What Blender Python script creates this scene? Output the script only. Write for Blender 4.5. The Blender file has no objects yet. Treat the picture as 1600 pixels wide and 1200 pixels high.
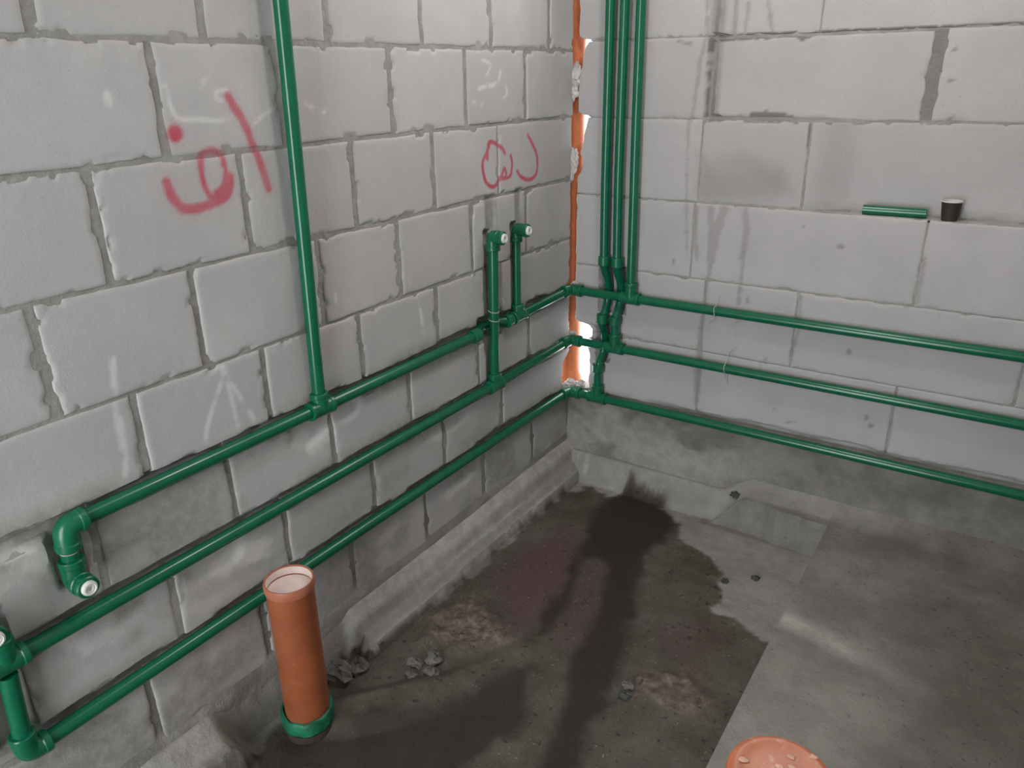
import bpy, math, random
import numpy as np
from mathutils import Vector, Matrix

random.seed(7)
C = bpy.context.scene.collection

# ------------------------------------------------------------------ camera
cam_data = bpy.data.cameras.new('camera')
cam = bpy.data.objects.new('camera', cam_data)
C.objects.link(cam)
cam_data.sensor_width = 36.0
cam_data.lens = 26.98
cam_data.clip_start = 0.02
YAW, PITCH, ROLL = -0.588451, 0.384280, 0.016583
_f = Vector((math.sin(YAW)*math.cos(PITCH), math.cos(YAW)*math.cos(PITCH), -math.sin(PITCH)))
_r = Vector((math.cos(YAW), -math.sin(YAW), 0))
_d = _f.cross(_r)
_rt = math.cos(ROLL)*_r + math.sin(ROLL)*_d
_dn = -math.sin(ROLL)*_r + math.cos(ROLL)*_d
cam.matrix_world = Matrix(((_rt.x, -_dn.x, -_f.x, 1.350), (_rt.y, -_dn.y, -_f.y, -2.423),
                           (_rt.z, -_dn.z, -_f.z, 1.143), (0, 0, 0, 1)))
bpy.context.scene.camera = cam

# ------------------------------------------------------------------ daylight (overcast sky), exposure
W = bpy.data.worlds.new('sky')
bpy.context.scene.world = W
W.use_nodes = True
bg = W.node_tree.nodes['Background']
bg.inputs['Color'].default_value = (0.93, 0.97, 1.0, 1)
bg.inputs['Strength'].default_value = 4.0

FLOOR_Z = -0.22
ROOM_X, ROOM_Y, CEIL_Z = 2.5, -3.7, 2.35
# room doorway and the added opening, as (low corner, high corner) in their wall
ADDED_VENT = (0.25, 1.62, 1.25, 2.25)         # unseen opening added high in the back wall for daylight: x0 z0 x1 z1
DOOR = (0.15, FLOOR_Z, 1.10, 1.90)      # doorway in the front wall behind the camera

def portal(name, loc, rot, sx, sy):
    l = bpy.data.lights.new(name, 'AREA')
    l.shape = 'RECTANGLE'; l.size = sx; l.size_y = sy
    l.cycles.is_portal = True
    o = bpy.data.objects.new(name, l); C.objects.link(o)
    o.location = loc; o.rotation_euler = rot
    return o
portal('added_vent_portal', ((ADDED_VENT[0]+ADDED_VENT[2])/2, 0.2, (ADDED_VENT[1]+ADDED_VENT[3])/2), (-math.pi/2, 0, 0), ADDED_VENT[2]-ADDED_VENT[0], ADDED_VENT[3]-ADDED_VENT[1])
portal('door_portal', ((DOOR[0]+DOOR[2])/2, ROOM_Y-0.12, (DOOR[1]+DOOR[3])/2), (math.pi/2, 0, 0), DOOR[2]-DOOR[0], DOOR[3]-DOOR[1])

# unseen fill light added above the frame to brighten the upper left wall
fill_lamp = bpy.data.lights.new('added_fill_light', 'POINT')
fill_lamp.energy = 9.0; fill_lamp.color = (1.0, 0.925, 0.885); fill_lamp.shadow_soft_size = 0.10
fill_lamp_o = bpy.data.objects.new('added_fill_light', fill_lamp); C.objects.link(fill_lamp_o)
fill_lamp_o.location = (0.85, -0.75, 1.95)

vs = bpy.context.scene.view_settings
vs.view_transform = 'Standard'
vs.look = 'None'
vs.gamma = 1.0
vs.use_curve_mapping = False
vs.exposure = 1.20

# ------------------------------------------------------------------ marks on the walls and floor, in metres on their own plane
RED=[
(0.019, [(-1.386, 1.11), (-1.375, 1.089), (-1.363, 1.071), (-1.351, 1.045), (-1.342, 1.017), (-1.334, 0.993), (-1.325, 0.964), (-1.32, 0.942), (-1.317, 0.927)]) ,
(0.032, [(-1.515, 1.049), (-1.514, 1.049)]) ,
(0.015, [(-1.42, 0.983), (-1.42, 0.997), (-1.43, 1.009), (-1.447, 1.014), (-1.464, 1.007), (-1.472, 0.993), (-1.473, 0.973), (-1.471, 0.95), (-1.467, 0.934), (-1.459, 0.922)]) ,
(0.012, [(-1.419, 0.985), (-1.417, 0.974), (-1.423, 0.956), (-1.433, 0.941), (-1.449, 0.932)]) ,
(0.02, [(-1.41, 0.959), (-1.413, 0.941), (-1.425, 0.926), (-1.44, 0.917), (-1.454, 0.916), (-1.474, 0.912), (-1.496, 0.908), (-1.512, 0.909), (-1.529, 0.915), (-1.541, 0.93), (-1.549, 0.947), (-1.551, 0.964)]) ,
(0.02, [(-1.418, 0.956), (-1.424, 0.938), (-1.441, 0.926), (-1.453, 0.922)]) ,
(0.013, [(-0.508, 0.916), (-0.507, 0.93), (-0.497, 0.955), (-0.482, 0.957), (-0.456, 0.948), (-0.43, 0.932), (-0.42, 0.92)]) ,
(0.013, [(-0.508, 0.912), (-0.513, 0.922), (-0.497, 0.949)]) ,
(0.013, [(-0.518, 0.921), (-0.532, 0.906), (-0.533, 0.885), (-0.527, 0.86), (-0.513, 0.84), (-0.491, 0.829), (-0.468, 0.83), (-0.454, 0.841), (-0.448, 0.851)]) ,
(0.012, [(-0.44, 0.853), (-0.424, 0.876), (-0.414, 0.856), (-0.425, 0.849), (-0.436, 0.848)]) ,
(0.012, [(-0.436, 0.847), (-0.409, 0.846), (-0.389, 0.853), (-0.382, 0.874), (-0.381, 0.891), (-0.387, 0.911)]) ,
(0.012, [(-0.287, 0.963), (-0.274, 0.949), (-0.253, 0.926), (-0.236, 0.902), (-0.231, 0.877), (-0.234, 0.85), (-0.247, 0.834), (-0.272, 0.827), (-0.302, 0.83), (-0.331, 0.841), (-0.352, 0.86)]) ,
]
CHALK=[
(0.009, [(-1.519, 1.132), (-1.515, 1.098), (-1.502, 1.075), (-1.456, 1.071), (-1.418, 1.066), (-1.386, 1.071)]) ,
(0.008, [(-1.331, 1.058), (-1.294, 1.077), (-1.251, 1.092)]) ,
(0.01, [(-1.426, 1.153), (-1.448, 1.126)]) ,
(0.008, [(-1.387, 1.123), (-1.408, 1.12), (-1.414, 1.11), (-1.401, 1.102)]) ,
(0.014, [(-1.633, 1.12), (-1.634, 1.106)]) ,
(0.012, [(-1.197, 1.095), (-1.137, 1.07)]) ,
(0.012, [(-0.543, 1.106), (-0.506, 1.111), (-0.473, 1.113), (-0.445, 1.124), (-0.433, 1.147)]) ,
(0.01, [(-0.571, 1.073), (-0.54, 1.06), (-0.518, 1.077)]) ,
(0.009, [(-0.406, 1.109), (-0.401, 1.091), (-0.419, 1.076)]) ,
(0.008, [(-0.523, 1.179), (-0.482, 1.168), (-0.504, 1.139)]) ,
(0.013, [(-1.723, 0.667), (-1.734, 0.601), (-1.74, 0.533), (-1.739, 0.487), (-1.748, 0.439)]) ,
(0.016, [(-1.737, 0.55), (-1.742, 0.479)]) ,
(0.011, [(-1.496, 0.565), (-1.533, 0.51), (-1.561, 0.46), (-1.57, 0.429)]) ,
(0.011, [(-1.496, 0.565), (-1.49, 0.493), (-1.486, 0.435)]) ,
(0.011, [(-1.492, 0.554), (-1.465, 0.489), (-1.442, 0.434)]) ,
(0.016, [(-1.499, 0.576), (-1.494, 0.545)]) ,
(0.012, [(-0.855, 0.557), (-0.844, 0.47)]) ,
(0.012, [(-1.167, 0.666), (-1.162, 0.641)]) ,
(0.014, [(-0.913, 0.65), (-0.89, 0.619)]) ,
]
DRIP=[
(0.012, [(0.448, 1.336), (0.453, 1.243), (0.439, 1.16), (0.424, 0.998)]) ,
(0.016, [(0.514, 1.332), (0.515, 1.246)]) ,
(0.012, [(0.552, 1.33), (0.55, 1.248)]) ,
(0.01, [(0.611, 1.326), (0.629, 1.248)]) ,
(0.014, [(0.462, 0.734), (0.459, 0.678), (0.475, 0.566)]) ,
(0.022, [(0.509, 0.737), (0.523, 0.571)]) ,
(0.03, [(0.551, 0.734), (0.531, 0.643), (0.523, 0.571)]) ,
(0.018, [(0.62, 0.739), (0.631, 0.666), (0.622, 0.582)]) ,
(0.008, [(0.417, 0.998), (0.423, 0.772), (0.442, 0.562)]) ,
(0.014, [(0.522, 0.582), (0.515, 0.443), (0.509, 0.336), (0.507, 0.154), (0.512, 0.049)]) ,
(0.012, [(0.628, 0.593), (0.627, 0.494), (0.629, 0.437)]) ,
(0.012, [(0.818, 0.485), (0.827, 0.388), (0.812, 0.284)]) ,
(0.01, [(0.511, 0.359), (0.52, 0.092)]) ,
(0.008, [(1.138, 0.649), (1.142, 0.511), (1.111, 0.495)]) ,
(0.008, [(1.131, 0.182), (1.136, 0.111), (1.134, 0.043)]) ,
(0.007, [(0.735, 0.265), (0.717, 0.235), (0.73, 0.177)]) ,
(0.007, [(0.655, 0.462), (0.661, 0.398), (0.614, 0.361)]) ,
]
DARKPIT=[
(0.012, [(0.91, 0.653), (0.916, 0.651)]) ,
(0.008, [(0.394, 0.557), (0.397, 0.535)]) ,
(0.012, [(1.074, 0.11), (1.077, 0.107)]) ,
(0.01, [(1.058, 0.136), (1.062, 0.126)]) ,
(0.008, [(0.981, 0.343), (0.983, 0.33)]) ,
(0.008, [(0.779, 0.094), (0.781, 0.09)]) ,
(0.006, [(0.825, 0.057), (0.852, 0.064)]) ,
(0.008, [(1.2, 0.497), (1.202, 0.491)]) ,
(0.01, [(1.111, 1.183), (1.116, 1.186)]) ,
(0.008, [(1.113, 1.106), (1.122, 1.108)]) ,
(0.006, [(1.129, 1.01), (1.138, 1.016)]) ,
(0.01, [(0.798, 0.704), (0.8, 0.703)]) ,
(0.008, [(0.365, 1.228), (0.404, 1.218)]) ,
]

STAIN= [(0.456, 0.901), (0.495, 0.883), (0.594, 0.906), (0.723, 0.874), (0.76, 0.802), (0.688, 0.762), (0.471, 0.739), (0.451, 0.782)]
WET= [(0.089, -0.194), (0.119, -0.147), (0.206, -0.231), (0.246, -0.206), (0.234, -0.132), (0.301, -0.05), (0.426, -0.067), (0.535, -0.179), (0.591, -0.261), (0.707, -0.299), (0.78, -0.356), (0.77, -0.429), (0.822, -0.553), (0.875, -0.553), (0.974, -0.603)]
TRENCH= [(0.243, -0.251), (0.241, -0.145), (0.302, -0.051), (0.452, -0.068), (0.524, -0.152), (0.56, -0.295), (0.517, -0.41), (0.593, -0.637), (0.661, -0.826), (0.694, -0.95), (0.725, -1.061), (0.703, -1.123), (0.748, -1.208), (0.759, -1.305), (0.682, -1.412), (0.621, -1.245), (0.566, -1.085), (0.53, -0.909), (0.486, -0.74), (0.439, -0.804), (0.441, -0.934), (0.418, -0.949), (0.374, -0.738), (0.311, -0.495)]
LITE1= [(0.404, -0.543), (0.469, -0.733), (0.502, -0.895), (0.462, -0.952)]
LITE2= [(0.477, -0.942), (0.56, -1.089), (0.59, -1.195), (0.619, -1.354)]
BROWN1= [(0.121, -1.012), (0.164, -0.878), (0.36, -0.96), (0.367, -1.003), (0.284, -1.102), (0.16, -1.118)]
BROWN2= [(0.703, -0.923), (0.838, -0.809), (0.942, -0.903), (0.916, -0.969), (0.751, -0.986)]
BROWN3= [(0.649, -0.679), (0.792, -0.589), (0.906, -0.646), (0.895, -0.772), (0.751, -0.864)]
PURPLE = [(0.142, -0.777), (0.2, -0.388), (0.351, -0.479), (0.474, -0.789), (0.394, -0.84), (0.345, -0.938)]
DARK2= [(0.188, -1.439), (0.299, -1.337), (0.373, -1.221), (0.429, -1.096), (0.466, -1.009), (0.508, -1.068), (0.557, -1.216), (0.545, -1.338), (0.516, -1.46), (0.38, -1.605)]
DARKGAP=[
(0.016, [(0.464, 1.232), (0.581, 1.235), (0.692, 1.237)]) ,
(0.012, [(0.692, 1.234), (0.72, 1.225), (0.754, 1.237)]) ,
(0.012, [(0.468, 1.233), (0.464, 1.212)]) ,
(0.007, [(0.763, 1.24), (0.962, 1.24), (1.256, 1.241)]) ,
(0.01, [(0.48, 1.001), (0.561, 1.006)]) ,
(0.028, [(0.60, 1.009), (0.643, 1.013), (0.69, 1.010)]) ,
(0.01, [(0.691, 1.012), (0.743, 1.0)]) ,
(0.009, [(0.784, 0.998), (0.784, 0.94)]) ,
(0.003, [(0.784, 0.937), (0.789, 0.761)]) ,
(0.007, [(0.464, 1.212), (0.466, 1.001)]) ,
]
LIME=[
(0.045, [(-1.32, 0.332), (-1.283, 0.305), (-1.239, 0.313)]) ,
(0.05, [(-1.587, 0.13), (-1.527, 0.124), (-1.47, 0.109)]) ,
(0.03, [(-1.929, 0.171), (-1.889, 0.127), (-1.825, 0.12)]) ,
(0.04, [(-1.968, 0.38), (-1.924, 0.34), (-1.895, 0.315)]) ,
(0.035, [(-0.654, -0.08), (-0.775, -0.093)]) ,
(0.05, [(-1.808, -0.212), (-1.69, -0.281)]) ,
(0.02, [(-0.857, 0.134), (-0.79, 0.127)]) ,
(0.03, [(-0.164, -0.186), (0.011, -0.232)]) ,
]

# ------------------------------------------------------------------ numeric helpers
def _hash(ix, iy, seed):
    h = (ix.astype(np.int64)*374761393 + iy.astype(np.int64)*668265263 + seed*1442695041) & 0xffffffff
    h = ((h ^ (h >> 13))*1274126177) & 0xffffffff
    h = h ^ (h >> 16)
    return (h & 0xffff)/65535.0
def vnoise(x, y, seed=0):
    x = np.asarray(x, float); y = np.asarray(y, float)
    x, y = np.broadcast_arrays(x, y)
    ix = np.floor(x); iy = np.floor(y)
    fx = x-ix; fy = y-iy
    fx = fx*fx*(3-2*fx); fy = fy*fy*(3-2*fy)
    a = _hash(ix, iy, seed); b = _hash(ix+1, iy, seed); c = _hash(ix, iy+1, seed); d = _hash(ix+1, iy+1, seed)
    return (a*(1-fx)+b*fx)*(1-fy)+(c*(1-fx)+d*fx)*fy
def fbm(x, y, seed=0, o=4):
    s = 0; a = 0.5; t = 0
    for k in range(o):
        s = s+a*vnoise(np.asarray(x)*2**k, np.asarray(y)*2**k, seed+17*k); t += a; a *= 0.5
    return s/t
def sstep(a, b, x):
    t = np.clip((np.asarray(x, float)-a)/(b-a), 0, 1)
    return t*t*(3-2*t)
def seg_dist(u, v, pts):
    d = np.full(np.shape(u), 9.0)
    for (ax, ay), (bx, by) in zip(pts[:-1], pts[1:]):
        dx, dy = bx-ax, by-ay
        L = dx*dx+dy*dy+1e-12
        t = np.clip(((u-ax)*dx+(v-ay)*dy)/L, 0, 1)
        d = np.minimum(d, np.hypot(u-ax-t*dx, v-ay-t*dy))
    return d
def poly_sd(u, v, pts):
    """signed distance to a polygon, negative inside"""
    d = seg_dist(u, v, pts+[pts[0]])
    ins = np.zeros(np.shape(u), bool)
    n = len(pts)
    for i in range(n):
        (x1, y1), (x2, y2) = pts[i], pts[(i+1) % n]
        if y1 == y2: continue
        c = ((y1 > v) != (y2 > v)) & (u < (x2-x1)*(v-y1)/(y2-y1)+x1)
        ins ^= c
    return np.where(ins, -d, d)

# ------------------------------------------------------------------ object helpers
def mesh_obj(name, verts, faces, mat, parent=None, smooth=True, sharp=0.6, attrs=None):
    me = bpy.data.meshes.new(name)
    if isinstance(faces, np.ndarray):                         # all quads, fast path
        verts = np.asarray(verts, np.float32); nf = len(faces)
        me.vertices.add(len(verts)); me.vertices.foreach_set('co', verts.ravel())
        me.loops.add(nf*4); me.loops.foreach_set('vertex_index', faces.astype(np.int32).ravel())
        me.polygons.add(nf); me.polygons.foreach_set('loop_start', np.arange(0, nf*4, 4, dtype=np.int32))
        me.update(calc_edges=True)
    else:
        me.from_pydata([tuple(map(float, v)) for v in verts], [], faces)
        me.update()
    if smooth:
        me.polygons.foreach_set('use_smooth', [True]*len(me.polygons))
        if sharp: me.set_sharp_from_angle(angle=sharp)
    for k, a in (attrs or {}).items():
        at = me.attributes.new(k, 'FLOAT', 'POINT'); at.data.foreach_set('value', np.asarray(a, np.float32).ravel())
    me.materials.append(mat)
    o = bpy.data.objects.new(name, me); C.objects.link(o)
    if parent is not None: o.parent = parent
    return o
def tag(o, label=None, cat=None, group=None, kind=None):
    if label: o['label'] = label
    if cat: o['category'] = cat
    if group: o['group'] = group
    if kind: o['kind'] = kind
    return o
def thing(name, loc, label, cat, group=None):
    o = bpy.data.objects.new(name, None); C.objects.link(o)
    o.location = loc; o.empty_display_size = 0.05
    return tag(o, label, cat, group)
def part(name, geo, mat, parent, smooth=True, sharp=0.6, label=None):
    """geo in world coordinates; parent is an unrotated Empty or mesh"""
    v, f = geo
    p = Vector((0, 0, 0)); q = parent
    while q is not None: p += q.location; q = q.parent
    v = [(a[0]-p.x, a[1]-p.y, a[2]-p.z) for a in v]
    o = mesh_obj(name, v, f, mat, parent, smooth, sharp)
    if label: o['label'] = label
    return o
def box_geo(x0, y0, z0, x1, y1, z1):
    v = [(x, y, z) for z in (z0, z1) for y in (y0, y1) for x in (x0, x1)]
    return v, [(0, 2, 3, 1), (4, 5, 7, 6), (0, 1, 5, 4), (2, 6, 7, 3), (0, 4, 6, 2), (1, 3, 7, 5)]
def join_geo(*gs):
    v, f = [], []
    for a, b in gs:
        n = len(v); v += list(a); f += [tuple(i+n for i in q) for q in b]
    return v, f
def sweep(path, radii, seg=16, cap=True):
    P = [Vector(p) for p in path]; n = len(P)
    if not isinstance(radii, (list, tuple)): radii = [radii]*n
    T = []
    for i in range(n):
        a = P[max(i-1, 0)]; b = P[min(i+1, n-1)]
        t = (b-a)
        if t.length < 1e-9: t = T[-1] if T else Vector((0, 0, 1))
        T.append(t.normalized())
    up = Vector((0, 0, 1)) if abs(T[0].z) < 0.8 else Vector((1, 0, 0))
    X = T[0].cross(up).normalized()
    v, f = [], []
    for i in range(n):
        X = (X-T[i]*X.dot(T[i])).normalized(); Y = T[i].cross(X)
        for k in range(seg):
            a = 2*math.pi*k/seg
            v.append(P[i]+(X*math.cos(a)+Y*math.sin(a))*radii[i])
    for i in range(n-1):
        for k in range(seg):
            k2 = (k+1) % seg
            f.append((i*seg+k, i*seg+k2, (i+1)*seg+k2, (i+1)*seg+k))
    if cap:
        f.append(tuple(range(seg-1, -1, -1))); f.append(tuple((n-1)*seg+k for k in range(seg)))
    return v, f
def fillet(pts, rad, steps=6):
    P = [Vector(p) for p in pts]; out = [P[0]]
    for a, b, c in zip(P[:-2], P[1:-1], P[2:]):
        u = (a-b); w = (c-b)
        r = min(rad, u.length*0.49, w.length*0.49)
        s = b+u.normalized()*r; e = b+w.normalized()*r
        for k in range(steps+1):
            t = k/steps
            out.append(s*(1-t)**2+b*2*t*(1-t)+e*t*t)
    out.append(P[-1])
    return out
def lathe(prof, loc, axis=(0, 0, 1), seg=32, close=False):
    """prof: list of (radius, along axis)"""
    ax = Vector(axis).normalized()
    up = Vector((1, 0, 0)) if abs(ax.x) < 0.8 else Vector((0, 1, 0))
    X = ax.cross(up).normalized(); Y = ax.cross(X)
    L = Vector(loc); v, f = [], []
    for r, h in prof:
        for k in range(seg):
            a = 2*math.pi*k/seg
            v.append(L+ax*h+(X*math.cos(a)+Y*math.sin(a))*max(r, 1e-5))
    n = len(prof)
    for i in range(n-1 if not close else n):
        j = (i+1) % n
        for k in range(seg):
            k2 = (k+1) % seg
            f.append((i*seg+k, i*seg+k2, j*seg+k2, j*seg+k))
    return v, f

# ------------------------------------------------------------------ materials
class NT:
    def __init__(s, name):
        s.m = bpy.data.materials.new(name); s.m.use_nodes = True
        s.t = s.m.node_tree; s.n = s.t.nodes; s.l = s.t.links
        s.b = s.n['Principled BSDF']
    def node(s, typ, **kw):
        x = s.n.new(typ)
        for k, v in kw.items(): setattr(x, k, v)
        return x
    def link(s, a, b): s.l.new(a, b)
    def coord(s):
        return s.node('ShaderNodeTexCoord').outputs['Object']
    def geo_pos(s):
        return s.node('ShaderNodeNewGeometry').outputs['Position']
    def noise(s, vec, scale, detail=4, rough=0.6, lo=0.0, hi=1.0):
        x = s.node('ShaderNodeTexNoise'); x.inputs['Scale'].default_value = scale
        x.inputs['Detail'].default_value = detail; x.inputs['Roughness'].default_value = rough
        s.link(vec, x.inputs['Vector'])
        if (lo, hi) == (0.0, 1.0): return x.outputs['Fac']
        return s.maprange(x.outputs['Fac'], lo, hi)
    def maprange(s, v, lo, hi, a=0.0, b=1.0):
        x = s.node('ShaderNodeMapRange'); x.interpolation_type = 'SMOOTHSTEP'
        s.link(v, x.inputs['Value'])
        x.inputs['From Min'].default_value = lo; x.inputs['From Max'].default_value = hi
        x.inputs['To Min'].default_value = a; x.inputs['To Max'].default_value = b
        return x.outputs['Result']
    def attr(s, name):
        return s.node('ShaderNodeAttribute', attribute_name=name).outputs['Fac']
    def math(s, op, a, b):
        x = s.node('ShaderNodeMath', operation=op)
        for i, q in enumerate((a, b)):
            if isinstance(q, (int, float)): x.inputs[i].default_value = q
            else: s.link(q, x.inputs[i])
        return x.outputs[0]
    def mix(s, fac, a, b, blend='MIX'):
        x = s.node('ShaderNodeMix', data_type='RGBA', blend_type=blend)
        if isinstance(fac, (int, float)): x.inputs['Factor'].default_value = fac
        else: s.link(fac, x.inputs['Factor'])
        for nm, q in (('A', a), ('B', b)):
            sock = [i for i in x.inputs if i.name == nm and i.type == 'RGBA'][0]
            if isinstance(q, tuple): sock.default_value = (*q, 1)
            else: s.link(q, sock)
        return [o for o in x.outputs if o.type == 'RGBA'][0]
    def bump(s, h, strength=0.3, dist=0.002):
        x = s.node('ShaderNodeBump'); x.inputs['Strength'].default_value = strength; x.inputs['Distance'].default_value = dist
        s.link(h, x.inputs['Height']); s.link(x.outputs['Normal'], s.b.inputs['Normal'])
    def out(s, col=None, rough=None, spec=None):
        if col is not None:
            if isinstance(col, tuple): s.b.inputs['Base Color'].default_value = (*col, 1)
            else: s.link(col, s.b.inputs['Base Color'])
        if rough is not None:
            if isinstance(rough, (int, float)): s.b.inputs['Roughness'].default_value = rough
            else: s.link(rough, s.b.inputs['Roughness'])
        if spec is not None: s.b.inputs['Specular IOR Level'].default_value = spec
        return s.m

def mat_block(name, base, dark, mortar):
    m = NT(name); p = m.geo_pos()
    r = m.node('ShaderNodeObjectInfo').outputs['Random']
    c = m.mix(m.noise(p, 5, 5, 0.6, 0.3, 0.75), dark, base)
    c = m.mix(m.math('MULTIPLY', m.maprange(r, 0, 1), 0.5), c, tuple(x*0.84 for x in base))
    c = m.mix(m.math('MULTIPLY', m.noise(p, 160, 2, 0.5, 0.62, 0.75), 0.35), c, tuple(x*0.6 for x in base))
    c = m.mix(m.math('MULTIPLY', m.noise(p, 26, 4, 0.7, 0.6, 0.85), 0.3), c, tuple(min(x*1.25, 0.85) for x in base))
    c = m.mix(m.attr('smear'), c, m.mix(m.noise(p, 30, 4, 0.7, 0.3, 0.75), mortar, tuple(x*1.55 for x in mortar)))
    c = m.mix(m.attr('chalk'), c, (0.78, 0.77, 0.75))
    c = m.mix(m.attr('stain'), c, (0.155, 0.143, 0.130))
    c = m.mix(m.attr('red'), c, (0.50, 0.035, 0.075))
    h = m.math('ADD', m.math('MULTIPLY', m.noise(p, 240, 3), 0.5), m.noise(p, 45, 4))
    m.bump(h, 0.35, 0.003)
    return m.out(c, 0.92, 0.2)
M = {}
M['block'] = mat_block('grey_concrete_block', (0.52, 0.505, 0.495), (0.44, 0.43, 0.425), (0.25, 0.242, 0.222))
M['aac'] = mat_block('white_aerated_block', (0.475, 0.458, 0.452), (0.425, 0.41, 0.405), (0.25, 0.242, 0.225))

m = NT('mortar'); p = m.geo_pos()
c = m.mix(m.noise(p, 18, 5, 0.7, 0.3, 0.75), (0.27, 0.262, 0.243), (0.38, 0.37, 0.345))
c = m.mix(m.attr('plaster'), c, m.mix(m.noise(p, 7, 6, 0.68, 0.33, 0.68), (0.165, 0.156, 0.140), (0.27, 0.256, 0.232)))
c = m.mix(m.attr('pale'), c, m.mix(m.noise(p, 25, 5, 0.7, 0.3, 0.7), (0.30, 0.285, 0.262), (0.40, 0.385, 0.355)))
c = m.mix(m.attr('dark'), c, (0.15, 0.142, 0.13))
c = m.mix(m.attr('red'), c, (0.40, 0.030, 0.065))
m.bump(m.math('ADD', m.noise(p, 90, 5, 0.7), m.noise(p, 25, 5, 0.6)), 0.7, 0.006)
M['mortar'] = m.out(c, 0.9, 0.25)

m = NT('floor_concrete'); p = m.geo_pos()
c = m.mix(m.noise(p, 6, 7, 0.66, 0.33, 0.68), (0.175, 0.166, 0.146), (0.27, 0.257, 0.230))
c = m.mix(m.math('MULTIPLY', m.noise(p, 70, 3, 0.6, 0.62, 0.73), 0.7), c, (0.09, 0.085, 0.075))
c = m.mix(m.math('MULTIPLY', m.noise(p, 16, 5, 0.75, 0.58, 0.75), 0.45), c, (0.115, 0.108, 0.095))
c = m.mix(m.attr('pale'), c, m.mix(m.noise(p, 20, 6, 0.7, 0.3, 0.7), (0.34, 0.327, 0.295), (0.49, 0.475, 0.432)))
wet = m.attr('wet')
c = m.mix(m.math('MULTIPLY', wet, 0.95), c, m.mix(m.noise(p, 14, 6, 0.7, 0.3, 0.75), (0.050, 0.042, 0.028), (0.098, 0.085, 0.064)))
c = m.mix(m.attr('brown'), c, m.mix(m.noise(p, 40, 6, 0.7, 0.35, 0.7), (0.095, 0.068, 0.056), (0.235, 0.18, 0.155)))
c = m.mix(m.attr('purple'), c, (0.105, 0.058, 0.058))
c = m.mix(m.math('MULTIPLY', wet, m.noise(p, 55, 3, 0.6, 0.60, 0.70)), c, (0.030, 0.024, 0.017))
c = m.mix(m.math('MULTIPLY', wet, m.noise(p, 120, 2, 0.5, 0.68, 0.74)), c, (0.26, 0.24, 0.21))
c = m.mix(m.attr('soak'), c, (0.026, 0.020, 0.014))
m.bump(m.math('ADD', m.noise(p, 120, 5, 0.7), m.noise(p, 30, 5, 0.6)), 0.5, 0.005)
M['floor'] = m.out(c, m.math('SUBTRACT', 0.88, m.math('MULTIPLY', wet, 0.30)), 0.3)

def simple(name, col, rough, spec=0.5, var=0.0, metal=0.0, bump=0.0):
    m = NT(name); p = m.coord()
    c = col
    if var:
        c = m.mix(m.noise(p, 22, 5, 0.65, 0.3, 0.7), tuple(x*(1-var) for x in col), tuple(min(1, x*(1+var)) for x in col))
    if bump: m.bump(m.noise(p, 60, 4), bump, 0.003)
    m.b.inputs['Metallic'].default_value = metal
    return m.out(c, rough, spec)
M['green'] = simple('green_pipe_plastic', (0.003, 0.118, 0.058), 0.22, 0.5, 0.10)
M['green_fit'] = simple('green_fitting_plastic', (0.004, 0.124, 0.061), 0.28, 0.5, 0.12)
M['plug'] = simple('white_plug_plastic', (0.72, 0.72, 0.69), 0.3, 0.5, 0.05)
M['hole'] = simple('dark_recess', (0.05, 0.05, 0.048), 0.6)
m = NT('orange_pipe_plastic'); p = m.coord()
c = m.mix(m.noise(p, 12, 5, 0.65, 0.3, 0.7), (0.25, 0.070, 0.028), (0.34, 0.100, 0.040))  # shading on the upright pipe put into this lower orange
c = m.mix(m.math('MULTIPLY', m.noise(p, 30, 6, 0.75, 0.60, 0.75), 0.45), c, (0.42, 0.30, 0.24))
M['orange'] = m.out(c, 0.38, 0.45)
M['stack'] = simple('daylit_orange_pipe_plastic', (0.62, 0.19, 0.075), 0.42, 0.4, 0.12)  # outside light on the stack put into a brighter orange
M['rim'] = simple('orange_rim_plastic', (0.42, 0.145, 0.085), 0.4, 0.4, 0.12)
m = NT('orange_cap_plastic'); p = m.coord()
c = m.mix(m.noise(p, 12, 4, 0.6, 0.3, 0.7), (0.47, 0.135, 0.055), (0.56, 0.18, 0.08))
c = m.mix(m.math('MULTIPLY', m.noise(p, 38, 3, 0.55, 0.55, 0.70), 0.7), c, (0.72, 0.42, 0.30))
M['cap'] = m.out(c, 0.4, 0.4)
M['fill'] = simple('pinkish_white_plaster', (0.80, 0.66, 0.61), 0.85, 0.2, 0.08, 0, 0.3)
M['wet_shade_sock'] = simple('wet_shadow_tone', (0.045, 0.037, 0.027), 0.5, 0.4, 0.3)  # wet floor tone plus the shadow under the collar, in one dark colour
M['wire'] = simple('pale_tie_wire', (0.42, 0.42, 0.38), 0.5, 0.4, 0.1)
M['spot'] = simple('orange_stained_plaster', (0.70, 0.42, 0.31), 0.8, 0.2, 0.15)
M['tape'] = simple('green_collar_plastic', (0.012, 0.14, 0.070), 0.45, 0.4, 0.5)
M['cup'] = simple('dark_brown_paper', (0.035, 0.028, 0.024), 0.6, 0.3, 0.1)
M['cup_in'] = simple('white_paper', (0.72, 0.71, 0.70), 0.6, 0.3, 0.02)
M['lump'] = simple('broken_mortar', (0.15, 0.14, 0.13), 0.85, 0.3, 0.35, 0, 0.8)
M['foam'] = simple('white_plaster', (0.52, 0.48, 0.455), 0.85, 0.2, 0.3, 0, 1.0)
M['shell'] = simple('plain_render', (0.42, 0.41, 0.40), 0.9, 0.2, 0.1)

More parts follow.
